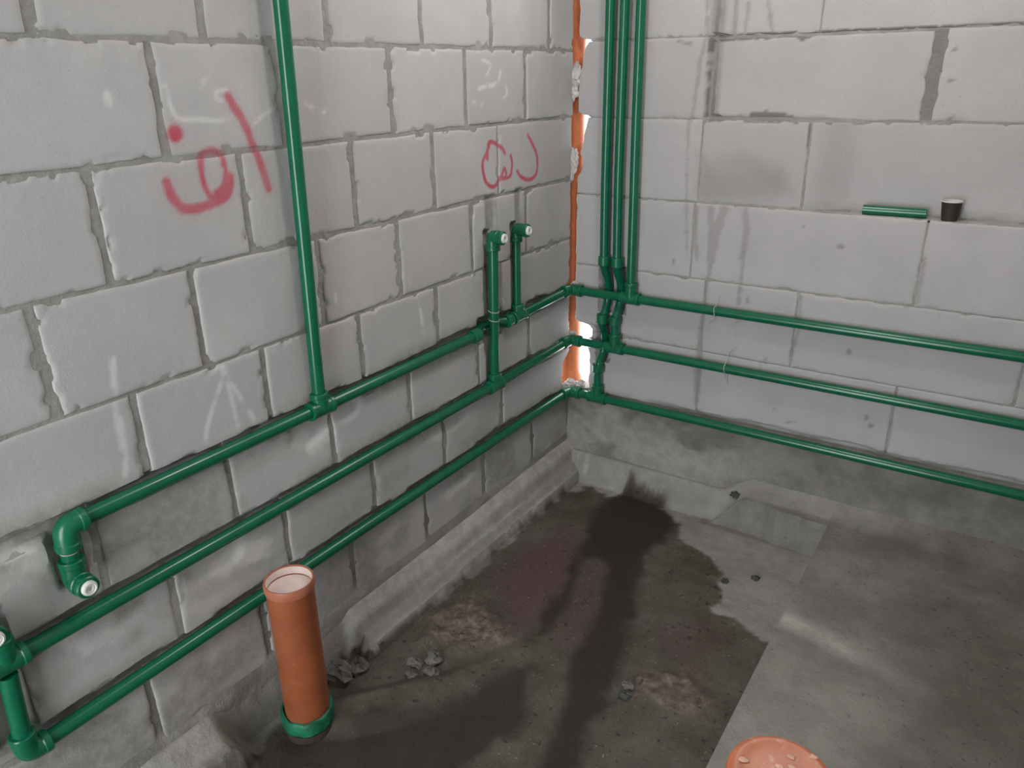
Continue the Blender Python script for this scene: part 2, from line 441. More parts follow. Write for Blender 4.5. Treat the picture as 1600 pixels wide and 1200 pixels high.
# ------------------------------------------------------------------ shared layout (metres)
PZ = (0.397, 0.2, 0.0)                   # heights of the three pipe runs on the left wall
BZ = (0.407, 0.214, 0.004)               # and on the back wall
PR, FR = 0.0158, 0.0212                  # pipe and fitting radius
AX = 0.012                               # pipe axis in front of the left wall
BY = -0.026                              # pipe axis in front of the back wall

def carve_left(u, v):
    """depth cut into the left wall (chases for the pipes); u = y, v = z"""
    d = np.zeros(np.shape(u))
    for k, z0 in enumerate(PZ):
        n = fbm(u*9, u*0+k*3.1, 40+k, 3)-0.5
        n2 = fbm(u*13, u*0+k*5.7, 60+k, 3)-0.5
        top = z0+0.0205+0.034*np.maximum(n, -0.10); bot = z0-0.020+0.016*n2
        e = sstep(top+0.003, top-0.004, v)*sstep(bot-0.006, bot+0.004, v)
        d = np.maximum(d, 0.0215*e)
    def vert(y0, z0, z1, w, dep):
        n = fbm(v*11, v*0+y0*7, 80, 3)-0.5
        e = sstep(w+0.012*n+0.003, w+0.012*n-0.004, np.abs(u-y0))*sstep(z0-0.01, z0, v)*sstep(z1+0.01, z1, v)
        return dep*e
    for a in (vert(-0.522, 0.2, 0.70, 0.022, 0.0215), vert(-0.373, 0.40, 0.70, 0.022, 0.0215),
              vert(-0.50, 0.70, 0.80, 0.024, 0.008), vert(-0.345, 0.69, 0.80, 0.018, 0.008),
              vert(-1.885, 0.28, 0.4, 0.026, 0.0215), vert(-2.04, 0.0, 0.29, 0.03, 0.0215)):
        d = np.maximum(d, a)
    # deep pocket where the upper run dives behind the riser
    d = np.maximum(d, 0.046*sstep(0.075, 0.05, np.abs(u+0.517))*sstep(0.045, 0.032, np.abs(v-PZ[0])))
    # scalloped chips under the runs
    for (y0, z0, r) in ((-1.29, 0.345, 0.045), (-1.17, 0.352, 0.035), (-0.72, 0.155, 0.04), (-0.69, -0.05, 0.05), (-1.6, 0.16, 0.05)):
        q = np.hypot((u-y0)/1.9, v-z0)+0.02*(fbm(u*20, v*20, 5)-0.5)
        d = np.maximum(d, 0.006*sstep(r, r*0.55, q))
    return d
def carve_back(u, v):
    """depth cut into the back wall; u = x, v = z.  Upper courses right of the step stand back 6 cm."""
    d = np.where(v > 1.002, 0.06*sstep(0.455, 0.492, u), 0.06*sstep(0.787, 0.93, u)*(v > 0.7475))
    for x0, z0, z1 in ((0.147, 0.345, 0.50), (0.198, 0.345, 0.50), (0.140, 0.15, 0.29)):
        d = np.maximum(d, 0.03*sstep(0.030, 0.022, np.abs(u-x0))*sstep(z0-0.012, z0, v)*sstep(z1+0.012, z1, v))
    n = fbm(u*8, u*0, 91, 3)
    d = np.maximum(d, 0.012*sstep(0.0, 0.006, v-0.0)*sstep(0.022+0.022*n, 0.014+0.02*n, v)*sstep(0.25, 0.5, u))
    return d

def curve(pts):
    if len(pts) < 3: return pts
    P = [np.array(p) for p in [pts[0]]+pts+[pts[-1]]]; out = []
    for i in range(1, len(P)-2):
        for t in (0, 0.25, 0.5, 0.75):
            a, b, c, d = P[i-1:i+3]
            out.append(tuple(0.5*(2*b+(c-a)*t+(2*a-5*b+4*c-d)*t*t+(3*b-a-3*c+d)*t**3)))
    return out+[pts[-1]]
RED = [(w, curve(p)) for w, p in RED]
CHALK = [(w, curve(p)) for w, p in CHALK]
def stroke(u, v, strokes, soft, amp, wob=0.0):
    r = np.zeros(np.shape(u))
    lo_u, hi_u, lo_v, hi_v = u.min()-0.05, u.max()+0.05, v.min()-0.05, v.max()+0.05
    for w, pts in strokes:
        if not any(lo_u < a < hi_u and lo_v < b < hi_v for a, b in pts) and len(pts) < 3 and max(abs(pts[0][0]-pts[-1][0]), abs(pts[0][1]-pts[-1][1])) < 0.1: continue
        d = seg_dist(u, v, pts)
        if wob: d = d+wob*(fbm(u*60, v*60, 3)-0.5)
        r = np.maximum(r, amp*sstep(w+soft, w-soft, d*2))
    return r
def attrs_left(u, v):
    red = np.maximum(stroke(u, v, RED[:6], 0.009, 0.80, 0.006), stroke(u, v, RED[6:], 0.004, 0.85, 0.004))
    halo = stroke(u, v, RED[:6], 0.05, 0.16)
    red = np.maximum(red*(0.72+0.4*fbm(u*25, v*25, 8)), halo)
    chalk = stroke(u, v, CHALK, 0.007, 0.50)*sstep(0.25, 0.6, fbm(u*40, v*40, 12))
    n = fbm(u*6, v*9, 21); n2 = fbm(u*3.2, v*5, 33)
    low = sstep(0.30, -0.10, v)
    smear = low*0.75*sstep(0.42, 0.62, n)
    near = np.zeros(np.shape(u))
    for z0 in PZ: near = np.maximum(near, sstep(0.07, 0.02, np.abs(v-z0)))
    smear = np.maximum(smear, near*0.8*sstep(0.40, 0.58, n2))
    smear = np.maximum(smear, 0.9*sstep(-1.2, -1.75, u)*sstep(0.42, 0.30, v)*sstep(0.38, 0.55, fbm(u*5, v*8, 55)))
    for y0, w in ((-0.50, 0.032), (-0.345, 0.024)):
        smear = np.maximum(smear, 0.8*sstep(w+0.006, w-0.004, np.abs(u-y0))*sstep(0.66, 0.68, v)*sstep(0.82, 0.80, v))
    chalk = np.maximum(chalk, stroke(u, v, LIME, 0.016, 0.42, 0.03)*(0.3+fbm(u*22, v*30, 15)))
    stain = 0.35*sstep(-0.42, -0.05, u)*sstep(0.05, -0.02, v)*fbm(u*12, v*12, 71)
    return dict(red=red, chalk=chalk, stain=stain, smear=np.clip(smear, 0, 1))
def attrs_back(u, v):
    drip = stroke(u, v, DRIP, 0.008, 0.42, 0.012)*(0.55+0.8*fbm(u*8, v*8, 4))
    pit = stroke(u, v, DARKPIT, 0.006, 0.6, 0.008)
    blot = 0.42*sstep(0.03, -0.05, poly_sd(u, v, STAIN))*(0.4+fbm(u*9, v*14, 14))
    drip = np.maximum(np.maximum(drip, pit), blot)
    drip = np.maximum(drip, stroke(u, v, DARKGAP, 0.003, 0.85, 0.010)*(u > 0.44))
    smear = 0.8*sstep(0.045, 0.01, v)*sstep(0.35, 0.6, fbm(u*10, v*10, 44))
    smear = np.maximum(smear, 0.45*sstep(0.019, 0.010, np.abs(u-0.475))*(v > 1.0))
    smear = np.maximum(smear, 0.6*sstep(0.785, 0.80, u)*sstep(0.022, 0.010, np.abs(v-0.757))*(v > 0.746)*fbm(u*9, v*30, 47))
    z = np.zeros(np.shape(u))
    return dict(red=z, chalk=z, stain=np.clip(drip, 0, 1), smear=np.clip(smear, 0, 1))

def lines(a, b, res):
    L = b-a
    e = [0, 0.0015, 0.004, 0.009]
    n = max(2, int(math.ceil((L-0.018)/res)))
    mid = list(np.linspace(0.009, L-0.009, n+1))[1:-1]
    return np.array(e+mid+[L-x for x in e[::-1]])/L
def block(plane, u0, u1, v0, v1, seed, res, parent, name, mat, edge_l=None, edge_r=None, depth=0.05, rough=1.0, tilt=True):
    """one masonry unit: a rough front face with rounded, chipped arrises and returns running back into the wall"""
    su, sv = lines(0, u1-u0, res), lines(0, v1-v0, res)
    su = lines(0, u1-u0, res); sv = lines(0, v1-v0, res)
    S, T = np.meshgrid(su, sv)
    vv = v0+(v1-v0)*sv
    a = 0.0035*rough
    L = u0+a*(fbm(vv*22, vv*0+seed, seed, 3)-0.5)*2
    R = u1+a*(fbm(vv*22, vv*0+seed+9, seed+3, 3)-0.5)*2
    if edge_l: L = edge_l(vv)
    if edge_r: R = edge_r(vv)
    U = L[:, None]*(1-S)+R[:, None]*S
    V = v0+(v1-v0)*T
    V = V+a*((1-T)*(fbm(U*18, U*0+seed*0.7, seed+5, 3)-0.5)*2+T*(fbm(U*18, U*0+seed*0.7, seed+7, 3)-0.5)*2)
    dl = np.minimum(U-L[:, None], R[:, None]-U); dv = np.minimum(T, 1-T)*(v1-v0)
    de = np.minimum(dl, dv)
    h = -0.0030*np.exp(-de/0.0020)
    chip = sstep(0.60, 0.74, fbm(U*30, V*30, seed+11, 3))*sstep(0.016, 0.0, de)
    h -= 0.006*chip*rough
    rs = np.random.RandomState(seed)
    if tilt: h += rs.uniform(-0.0015, 0.0015)+(S-0.5)*rs.uniform(-0.002, 0.002)+(T-0.5)*rs.uniform(-0.002, 0.002)
    h += 0.0012*rough*(fbm(U*14, V*14, seed+2)-0.5)
    h = h-(carve_left if plane == 'L' else carve_back)(U, V)
    at = (attrs_left if plane == 'L' else attrs_back)(U, V)
    ny, nx = U.shape
    idx = np.arange(ny*nx).reshape(ny, nx)
    q = np.stack([idx[:-1, :-1], idx[:-1, 1:], idx[1:, 1:], idx[1:, :-1]], -1).reshape(-1, 4)
    ring = np.concatenate([idx[0, :], idx[1:, -1], idx[-1, -2::-1], idx[-2:0:-1, 0]])
    nb = len(ring); b0 = ny*nx
    r2 = b0+np.arange(nb)
    sk = np.stack([np.roll(ring, -1), ring, r2, np.roll(r2, -1)], -1)
    uu = np.concatenate([U.ravel(), U.ravel()[ring]]); wv = np.concatenate([V.ravel(), V.ravel()[ring]])
    hh = np.concatenate([h.ravel(), np.minimum(h.ravel()[ring]-0.004, -depth)])
    co = np.stack([hh, uu, wv], -1) if plane == 'L' else np.stack([uu, -hh, wv], -1)
    at = {k: np.concatenate([x.ravel(), x.ravel()[ring]]) for k, x in at.items()}
    return mesh_obj(name, co, np.concatenate([q, sk]), mat, parent, True, 0.9, at)

def height_wall(name, plane, u0, u1, v0, v1, res, hf, af, mat, edge_l=None, thick=0.1, edge_r=None):
    us = np.linspace(0, 1, max(2, int((u1-u0)/res))+1); vs_ = np.linspace(v0, v1, max(2, int((v1-v0)/res))+1)
    S, V = np.meshgrid(us, vs_)
    L = np.full(len(vs_), u0) if edge_l is None else edge_l(vs_)
    R = np.full(len(vs_), u1) if edge_r is None else edge_r(vs_)
    U = L[:, None]*(1-S)+R[:, None]*S
    h = hf(U, V)
    ny, nx = U.shape
    idx = np.arange(ny*nx).reshape(ny, nx)
    q = np.stack([idx[:-1, :-1], idx[:-1, 1:], idx[1:, 1:], idx[1:, :-1]], -1).reshape(-1, 4)
    ring = np.concatenate([idx[0, :], idx[1:, -1], idx[-1, -2::-1], idx[-2:0:-1, 0]])
    nb = len(ring); r2 = ny*nx+np.arange(nb)
    sk = np.stack([np.roll(ring, -1), ring, r2, np.roll(r2, -1)], -1)
    back = ny*nx+nb+np.arange(ny*nx).reshape(ny, nx)
    bq = np.stack([back[:-1, :-1], back[1:, :-1], back[1:, 1:], back[:-1, 1:]], -1).reshape(-1, 4)
    uu = np.concatenate([U.ravel(), U.ravel()[ring], U.ravel()]); wv = np.concatenate([V.ravel(), V.ravel()[ring], V.ravel()])
    hh = np.concatenate([h.ravel(), np.full(nb, -thick), np.full(ny*nx, -thick)])
    co = np.stack([hh, uu, wv], -1) if plane == 'L' else np.stack([uu, -hh, wv], -1)
    at = {k: np.concatenate([x.ravel(), x.ravel()[ring], x.ravel()]) for k, x in af(U, V).items()}
    return mesh_obj(name, co, np.concatenate([q, sk, bq]), mat, None, True, 0.9, at)

# ------------------------------------------------------------------ left wall
def mortar_left_h(u, v):
    base = -0.0036-0.002*(fbm(u*20, v*20, 2)-0.5)
    h = np.minimum(base, -carve_left(u, v)-0.003)
    low = sstep(-0.17, -0.215, v)                         # base flushed over with mortar
    return h*(1-low)+low*(0.004+0.004*fbm(u*15, v*15, 6))
def mortar_left_a(u, v):
    pale = 0.7*sstep(-0.15, -0.19, v)*sstep(0.35, 0.6, fbm(u*7, v*7, 9))
    return dict(plaster=sstep(-0.02, -0.12, v)*0.8, pale=pale, dark=0*u, red=0.85*stroke(u, v, RED, 0.012, 0.8))
def left_slab_end(v): return -0.006-0.062*sstep(0.185, 0.165, v)*sstep(-0.04, 0.0, v)
wall_left = height_wall('wall_left', 'L', -2.7, -0.006, -0.40, 1.40, 0.010, mortar_left_h, mortar_left_a, M['mortar'], thick=0.12, edge_r=left_slab_end)
tag(wall_left, kind='structure')
ROWS_L = [
    (1.209, 1.400, [-1.733, -1.419, -1.103, -0.780, -0.475, -0.154]),
    (1.005, 1.209, [-1.540, -1.256, -0.911, -0.604, -0.297]),
    (0.798, 1.005, [-1.695, -1.380, -1.063, -0.760, -0.452]),
    (0.590, 0.798, [-1.841, -1.535, -1.201, -0.922, -0.601, -0.300]),
    (0.408, 0.590, [-1.700, -1.395, -1.091, -0.780, -0.455]),
    (0.205, 0.408, [-1.830, -1.525, -1.218, -0.918, -0.587, -0.285]),
    (0.000, 0.205, [-1.703, -1.398, -1.092, -0.779, -0.460]),
    (-0.205, 0.000, [-1.800, -1.500, -1.198, -0.884, -0.578, -0.270]),
]
def left_end(v):
    """right-hand end of the wall at the corner, broken away at the bottom around the soil stack"""
    n = 0.006*(fbm(v*30, v*0, 77, 3)-0.5)
    brk = 0.050*sstep(0.165, 0.12, v)*sstep(-0.02, 0.05, v)
    return -0.001+n-brk
J = 0.0078
seed = 100
for z0, z1, js in ROWS_L:
    ys = [-2.70]
    k = js[0]-0.31
    first = []
    while k > -2.66: first.append(k); k -= 0.31
    ys += first[::-1]+js+[0.0]
    for a, b in zip(ys[:-1], ys[1:]):
        seed += 1
        last = (b == 0.0)
        fine = 0.0038 if (a < -0.2 and b > -0.80 and abs(z0-0.798) < 0.01) else 0.0050 if (a < -0.10 and b > -1.65 and z0 > 0.55) or (a < -1.0 and b > -1.8 and z0 > 0.3) else 0.008
        ja = 0.002 if abs(a+0.452) < 1e-6 else J; jb = 0.002 if abs(b+0.452) < 1e-6 else J
        block('L', a+ja, b-jb if not last else b, z0+J*0.5, z1-J*0.5, seed, fine, wall_left, 'concrete_block', M['block'],
              edge_r=left_end if last else None, depth=0.12 if last else 0.05)

# ------------------------------------------------------------------ back wall
def back_edge(v):
    """left edge of the back wall, ragged where it meets the soil stack; a hole is knocked through low down"""
    e = 0.020+0.006*(fbm(v*40, v*0, 31, 3)-0.5)
    pts_v = [-0.5, 0.015, 0.022, 0.05, 0.10, 0.16, 0.195, 0.215, 0.225, 0.262, 0.275, 0.285, 0.80, 0.82, 0.86, 0.885, 0.895, 0.945, 1.008, 1.015, 1.14, 1.16, 1.215, 1.242, 1.248, 1.5]
    pts_e = [0.000, 0.000, 0.070, 0.062, 0.066, 0.064, 0.052, 0.045, 0.072, 0.072, 0.055, 0, 0, 0.012, 0.022, 0.006, 0.016, 0.024, 0.040, 0, 0, 0.014, 0.022, 0.042, 0, 0]
    return e+np.interp(v, pts_v, pts_e)
def plaster_edge(v):
    return np.where(v < 0.012, -0.12, np.maximum(back_edge(v)+0.012, 0.03))
def mortar_back_h(u, v):
    base = -0.0015-0.001*(fbm(u*20, v*20, 3)-0.5)
    h = np.minimum(base, -carve_back(u, v)-0.0025)
    low = sstep(0.012, -0.004, v)
    pl = 0.004+0.012*(fbm(u*7, v*9, 16)-0.4)+0.010*sstep(-0.14, -0.21, v)
    return h*(1-low)+low*pl
def mortar_back_a(u, v):
    n = fbm(u*6, v*10, 18)
    low = sstep(0.012, -0.004, v)
    pale = low*0.85*sstep(0.38, 0.52, n+0.25*sstep(-0.08, -0.16, v)-0.10)*sstep(0.95, 0.55, u)
    dark = low*0.55*sstep(0.5, 0.62, fbm(u*9, v*14, 28))*sstep(-0.13, -0.05, v)
    dark = np.maximum(dark, 0.55*(v > 1.0)*(v < 1.24)*sstep(0.04, 0.03, np.abs(u-1.074)))
    return dict(plaster=low, pale=pale, dark=dark)
wall_back = height_wall('wall_back', 'B', 0.03, 2.5, -0.40, 1.49, 0.010, mortar_back_h, mortar_back_a, M['mortar'], edge_l=plaster_edge, thick=0.14)
tag(wall_back, kind='structure')
ROWS_B = [
    (1.237, 1.490, [0.472, 0.765, 1.39, 2.0]),
    (1.002, 1.237, [0.478, 1.076, 1.70, 2.3]),
    (0.748, 1.002, [0.462, 0.787, 1.41, 2.03]),
    (0.499, 0.748, [0.455, 1.132, 1.75, 2.37]),
    (0.250, 0.499, [0.510, 0.812, 1.43, 2.05]),
    (0.012, 0.250, [0.515, 1.131, 1.75, 2.37]),
]
def slant_l(v): return 1.058-0.006*(v-1.1)+0.012*(fbm(v*35, v*0, 5, 4)-0.5)
def slant_r(v): return 1.090+0.010*(v-1.12)+0.008*(fbm(v*30, v*0, 8, 4)-0.5)
JB = 0.0009
for z0, z1, xs in ROWS_B:
    xs = [0.0]+xs+[2.5]
    for i, (a, b) in enumerate(zip(xs[:-1], xs[1:])):
        seed += 1
        el = back_edge if i == 0 else None
        er = None
        jz = JB
        if z0 > 1.0 and z0 < 1.1 and i == 1: er = slant_l
        if z0 > 1.0 and z0 < 1.1 and i == 2: el = slant_r
        jj = 0.0022 if z0 < 0.7 else 0.0016
        za, zb = z0+jz, z1-jz
        if 1.0 < z0 < 1.1 and i == 1: zb -= 0.006
        if 0.7 < z0 < 0.8 and i >= 2: za = z0-0.0012
        block('B', a+jj, b-jj, za, zb, seed, 0.0075, wall_back, 'aerated_block', M['aac'], edge_l=el, edge_r=er,
              depth=0.12 if i == 0 else 0.09, rough=0.55)

# broken plaster holding the soil stack to the edge of the back wall
def lump_geo(loc, r, seed, sx=1, sy=1, sz=1, n=10, m=7, jit=0.26):
    v, f = [], []
    rs = np.random.RandomState(seed)
    for i in range(m+1):
        th = math.pi*i/m
        for k in range(n):
            ph = 2*math.pi*k/n
            q = r*(1-jit+2*jit*rs.rand())
            v.append((loc[0]+sx*q*math.sin(th)*math.cos(ph), loc[1]+sy*q*math.sin(th)*math.sin(ph), loc[2]+sz*q*math.cos(th)))
    for i in range(m):
        for k in range(n):
            k2 = (k+1) % n
            f.append((i*n+k, (i+1)*n+k, (i+1)*n+k2, i*n+k2))
    return v, f
for i, (x, y, z, r, sz) in enumerate(((0.006, 0.000, 1.130, 0.022, 1.5), (0.000, 0.000, 1.085, 0.017, 1.6), (0.014, 0.000, 1.150, 0.014, 1.6), (0.004, 0.000, 0.862, 0.017, 2.2), (-0.004, 0.000, 0.822, 0.013, 2.2),
                                       (0.020, -0.004, 0.424, 0.014, 0.6), (0.015, -0.004, 0.232, 0.015, 0.6), (0.010, -0.006, 0.030, 0.022, 0.7), (0.052, -0.004, 0.036, 0.022, 0.6))):
    part('plaster_patch', lump_geo((x, y, z), r, 300+i, 1.0, 0.5, sz, 13, 9, 0.42), M['foam'], wall_back, smooth=False)

# ------------------------------------------------------------------ rest of the room
def slab(name, *boxes, mat='shell'):
    v, f = join_geo(*[box_geo(*b) for b in boxes])
    return tag(mesh_obj(name, v, f, M[mat], None, False), kind='structure')
slab('wall_left_upper', (-0.12, ROOM_Y, 1.405, 0.0, -0.002, CEIL_Z), (-0.12, ROOM_Y, -0.5, 0.0, -2.705, 1.405))
slab('wall_back_upper', (0.03, 0.062, 1.495, ADDED_VENT[0], 0.2, CEIL_Z), (ADDED_VENT[2], 0.062, 1.495, ROOM_X+0.14, 0.2, CEIL_Z),
     (ADDED_VENT[0], 0.062, 1.495, ADDED_VENT[2], 0.2, ADDED_VENT[1]), (ADDED_VENT[0], 0.062, ADDED_VENT[3], ADDED_VENT[2], 0.2, CEIL_Z))
slab('wall_right', (ROOM_X+0.002, ROOM_Y, -0.5, ROOM_X+0.12, 0.06, CEIL_Z))
slab('wall_front', (-0.12, ROOM_Y-0.12, -0.5, DOOR[0], ROOM_Y, CEIL_Z), (DOOR[2], ROOM_Y-0.12, -0.5, ROOM_X+0.12, ROOM_Y, CEIL_Z),
     (DOOR[0], ROOM_Y-0.12, DOOR[3], DOOR[2], ROOM_Y, CEIL_Z))
slab('ceiling', (-0.12, ROOM_Y-0.12, CEIL_Z+0.002, ROOM_X+0.14, 0.2, CEIL_Z+0.15))

# ------------------------------------------------------------------ floor: raised screed, sunken wet area, mortar cove
EDGE_X = 1.015
def floor_z(x, y):
    n = fbm(x*5, y*5, 201); nf = fbm(x*28, y*28, 202)
    raised = FLOOR_Z+0.006*(n-0.5)+0.0015*(nf-0.5)
    raised = raised+0.05*np.clip(1+(y+0.0)/0.10, 0, 1)**2
    rec = -0.345+0.016*(n-0.5)+0.004*(nf-0.5)
    # trowelled haunch over the buried branch pipe, and the soaked channel beside it
    tr = poly_sd(x, y, TRENCH)
    rec = rec-0.012*sstep(0.03, -0.04, tr)
    dh = seg_dist(x, y, [(0.17, -1.44), (0.34, -1.24), (0.45, -1.02)])
    rec = rec+0.028*sstep(0.085, 0.03, dh)*sstep(0.50, 0.22, x)
    for q in (BROWN1, BROWN2):
        s = sstep(0.03, -0.03, poly_sd(x, y, q)+0.10*(fbm(x*18, y*18, 6)-0.5))
        rec = rec+s*(0.008+0.026*(fbm(x*26, y*26, 9)-0.35))
    # mortar cove along the left wall, broken off round the upright pipe
    wob = 0.020*(fbm(y*4, y*0, 11)-0.5)
    top = -0.205-0.03*sstep(0.0, 0.035, x)-0.012*sstep(-0.2, -0.9, y)
    lowx = 0.092+wob
    slope = sstep(0.040+wob, lowx, x)
    # two trowel bands on the cove face
    cove = top-(0.345+top)*(0.42*sstep(0.030, 0.052+wob, x)+0.20*sstep(0.056+wob, 0.078+wob, x)+0.38*sstep(lowx-0.008, lowx, x))
    brk = sstep(-1.235, -1.285, y+0.03*(fbm(x*30, y*10, 3)-0.5))*sstep(-1.70, -1.62, y)
    left_bench = sstep(-1.60, -1.72, y+0.25*(x-0.05))
    cove2 = np.where(y < -1.6, -0.215-0.05*sstep(0.01, 0.06, x)-0.08*sstep(0.085, 0.11, x+0.02*(fbm(x*30, y*30, 8)-0.5))+0.006*(fbm(x*25, y*25, 8)-0.5), cove)
    cove2 = cove2*(1-brk)+brk*(-0.225-0.13*sstep(-0.005, 0.035, x)+0.03*(fbm(x*45, y*45, 19)-0.5))
    rec = np.maximum(rec, cove2)
    # cove at the back
    back = -0.24-0.105*sstep(-0.025, -0.085+0.03*(n-0.5), y)
    rec = np.maximum(rec, np.where(x < 0.75, back, -9))
    ey = -0.085+0.020*(fbm(x*14, x*0, 13)-0.5)-0.03*sstep(0.7, 1.0, x)
    k = sstep(EDGE_X-0.0008, EDGE_X+0.0008, x)
    kb = sstep(-0.003, 0.003, y-ey)*sstep(0.62, 0.75, x)
    k = np.maximum(k, kb)
    return rec*(1-k)+raised*k
def floor_attr(x, y):
    z = np.zeros(np.shape(x))
    WETP = [(0.10, -0.16), (0.16, -0.10), (0.24, -0.10)]+WET[4:]+[(1.2, -0.70), (1.2, -2.6), (0.10, -2.6), (0.13, -1.75), (0.06, -1.55), (0.03, -1.30), (0.075, -1.07), (0.098, -0.9), (0.094, -0.55), (0.086, -0.28)]
    wob = 0.07*(fbm(x*20, y*20, 51, 5)-0.5)
    inside = (x < EDGE_X)
    wet = sstep(0.010, -0.010, poly_sd(x, y, WETP)+wob)*inside
    wet = wet*(0.82+0.5*(fbm(x*6, y*6, 52)-0.4))
    soak = sstep(0.02, -0.03, poly_sd(x, y, TRENCH)+wob)*0.88
    for q in (LITE1, LITE2): soak = soak*(1-0.85*sstep(0.065, 0.025, seg_dist(x, y, q)+0.3*wob))
    soak = np.maximum(soak, 0.82*sstep(0.03, -0.03, poly_sd(x, y, DARK2)+wob))
    soak = np.maximum(soak, 0.75*sstep(0.05, -0.02, poly_sd(x, y, [(0.1, -1.56), (0.30, -1.42), (0.45, -1.55), (0.3, -1.9), (0.1, -1.75)])))
    soak = soak*inside
    brown = np.maximum(np.maximum(sstep(0.02, -0.03, poly_sd(x, y, BROWN1)+wob), 0.8*sstep(0.02, -0.03, poly_sd(x, y, BROWN2)+wob)), 0*x)*inside
    purple = sstep(0.05, -0.05, poly_sd(x, y, PURPLE)+wob)*(0.5+0.8*fbm(x*11, y*11, 83))
    purple = np.maximum(purple, 0.40*sstep(0.05, -0.08, poly_sd(x, y, BROWN3)+wob))
    purple = np.maximum(purple, 0.5*sstep(0.07, 0.02, seg_dist(x, y, LITE1[:3])+0.3*wob))
    cz = floor_z(x, y)
    pale = sstep(-0.338, -0.330, cz)*inside*sstep(0.13, 0.115, x)*(0.42+0.7*sstep(0.040, 0.028, x-0.4*0.020*(fbm(y*4, y*0, 11)-0.5)+0.012*(fbm(y*14, x*20, 68)-0.5))+0.35*sstep(0.40, 0.60, fbm(x*45, y*2.5, 61)))*sstep(-1.29, -1.25, y)  # light caught on the cove top put into a paler band
    pale = np.maximum(pale, 0.5*sstep(0.11, 0.08, x)*sstep(-1.60, -1.66, y))
    pale = np.maximum(pale, 0.50*inside*(1-np.clip(wet*2.5, 0, 1))*(y > -0.66)*(x > 0.1)*(0.25+fbm(x*5, y*5, 66)))
    face = sstep(-0.125, -0.115, y)*sstep(-0.07, -0.08, y)*(x > 0.6)*inside
    pale = pale*(1-0.65*face); wet = np.maximum(wet, 0.10*face)
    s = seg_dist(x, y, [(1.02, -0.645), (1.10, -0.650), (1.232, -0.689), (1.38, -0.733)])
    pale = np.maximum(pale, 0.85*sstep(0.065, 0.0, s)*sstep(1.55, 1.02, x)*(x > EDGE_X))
    near = (x > EDGE_X)*0.32*sstep(1.5, 1.05, x)*sstep(-0.5, -1.1, y)  # light on the near part of the raised floor, put into its paleness
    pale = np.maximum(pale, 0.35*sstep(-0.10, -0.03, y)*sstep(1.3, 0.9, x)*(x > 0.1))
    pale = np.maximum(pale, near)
    wet = np.maximum(wet, (x > EDGE_X)*(0.30*sstep(0.42, 0.6, fbm(x*4, y*4, 72))*sstep(1.05, 1.4, x)+0.35*sstep(1.3, 1.75, x+0.25*fbm(x*5, y*5, 74))))
    wet = np.where(cz > -0.318, wet*(x > 0.12), wet)
    return dict(wet=np.clip(wet, 0, 1), soak=np.clip(soak, 0, 1), brown=brown*(1-soak), purple=purple*inside*(1-0.6*soak), pale=np.clip(pale, 0, 1))
xs = np.concatenate([np.arange(-0.03, EDGE_X-0.004, 0.005), [EDGE_X-0.001, EDGE_X+0.001], np.arange(EDGE_X+0.008, 1.6, 0.012), np.arange(1.61, ROOM_X+0.02, 0.04)])
ys = np.concatenate([np.arange(ROOM_Y, -1.95, 0.05), np.arange(-1.95, 0.0001, 0.0055)])
X, Y = np.meshgrid(xs, ys)
Zf = floor_z(X, Y)
ny, nx = X.shape
idx = np.arange(ny*nx).reshape(ny, nx)
q = np.stack([idx[:-1, :-1], idx[:-1, 1:], idx[1:, 1:], idx[1:, :-1]], -1).reshape(-1, 4)
ring = np.concatenate([idx[0, :], idx[1:, -1], idx[-1, -2::-1], idx[-2:0:-1, 0]])
r2 = ny*nx+np.arange(len(ring))
sk = np.stack([np.roll(ring, -1), ring, r2, np.roll(r2, -1)], -1)
co = np.stack([np.concatenate([X.ravel(), X.ravel()[ring]]), np.concatenate([Y.ravel(), Y.ravel()[ring]]), np.concatenate([Zf.ravel(), np.full(len(ring), -0.5)])], -1)
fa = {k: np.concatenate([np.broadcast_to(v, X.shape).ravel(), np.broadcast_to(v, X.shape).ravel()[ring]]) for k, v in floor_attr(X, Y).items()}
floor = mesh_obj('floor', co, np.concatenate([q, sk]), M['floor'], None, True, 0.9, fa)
tag(floor, kind='structure')

# ------------------------------------------------------------------ green water pipes
G, GF = M['green'], M['green_fit']
def straight(run, pts, r=PR, fil=0.03, seg=14):
    return part('pipe', sweep(fillet(pts, fil) if len(pts) > 2 else pts, r, seg), G, run)
def sleeve_prof(path, r=FR):
    P = [Vector(p) for p in path]
    return sweep(P, r, 16)
def collar(a, b, r0, r1):
    a, b = Vector(a), Vector(b)
    t = (b-a).normalized()
    e = 0.002
    return sweep([a, a+t*e, b-t*e, b], [r0, r1, r1, r0], 16)
def tee(run, c, axis, branch, L=0.036, B=0.040):
    c, a, b = Vector(c), Vector(axis), Vector(branch)
    g = [collar(c-a*L, c+a*L, FR*0.86, FR), collar(c, c+b*B, FR*0.86, FR),
         collar(c-a*(L+0.0009), c-a*(L-0.012), FR, FR*1.07), collar(c+a*(L-0.012), c+a*(L+0.0009), FR, FR*1.07), collar(c+b*(B-0.012), c+b*(B+0.0009), FR, FR*1.07)]
    return part('tee_fitting', join_geo(*g), GF, run)
def elbow(run, a, c, b, r=FR):
    """a, b: ends; c: corner"""
    a, c, b = Vector(a), Vector(c), Vector(b)
    ua, ub = (a-c).normalized(), (b-c).normalized()
    g = [sweep(fillet([a, c, b], 0.024, 8), r, 16), collar(a+ua*0.0009, a-ua*0.014, r, r*1.07), collar(b+ub*0.0009, b-ub*0.014, r, r*1.07)]
    return part('elbow_fitting', join_geo(*g), GF, run)
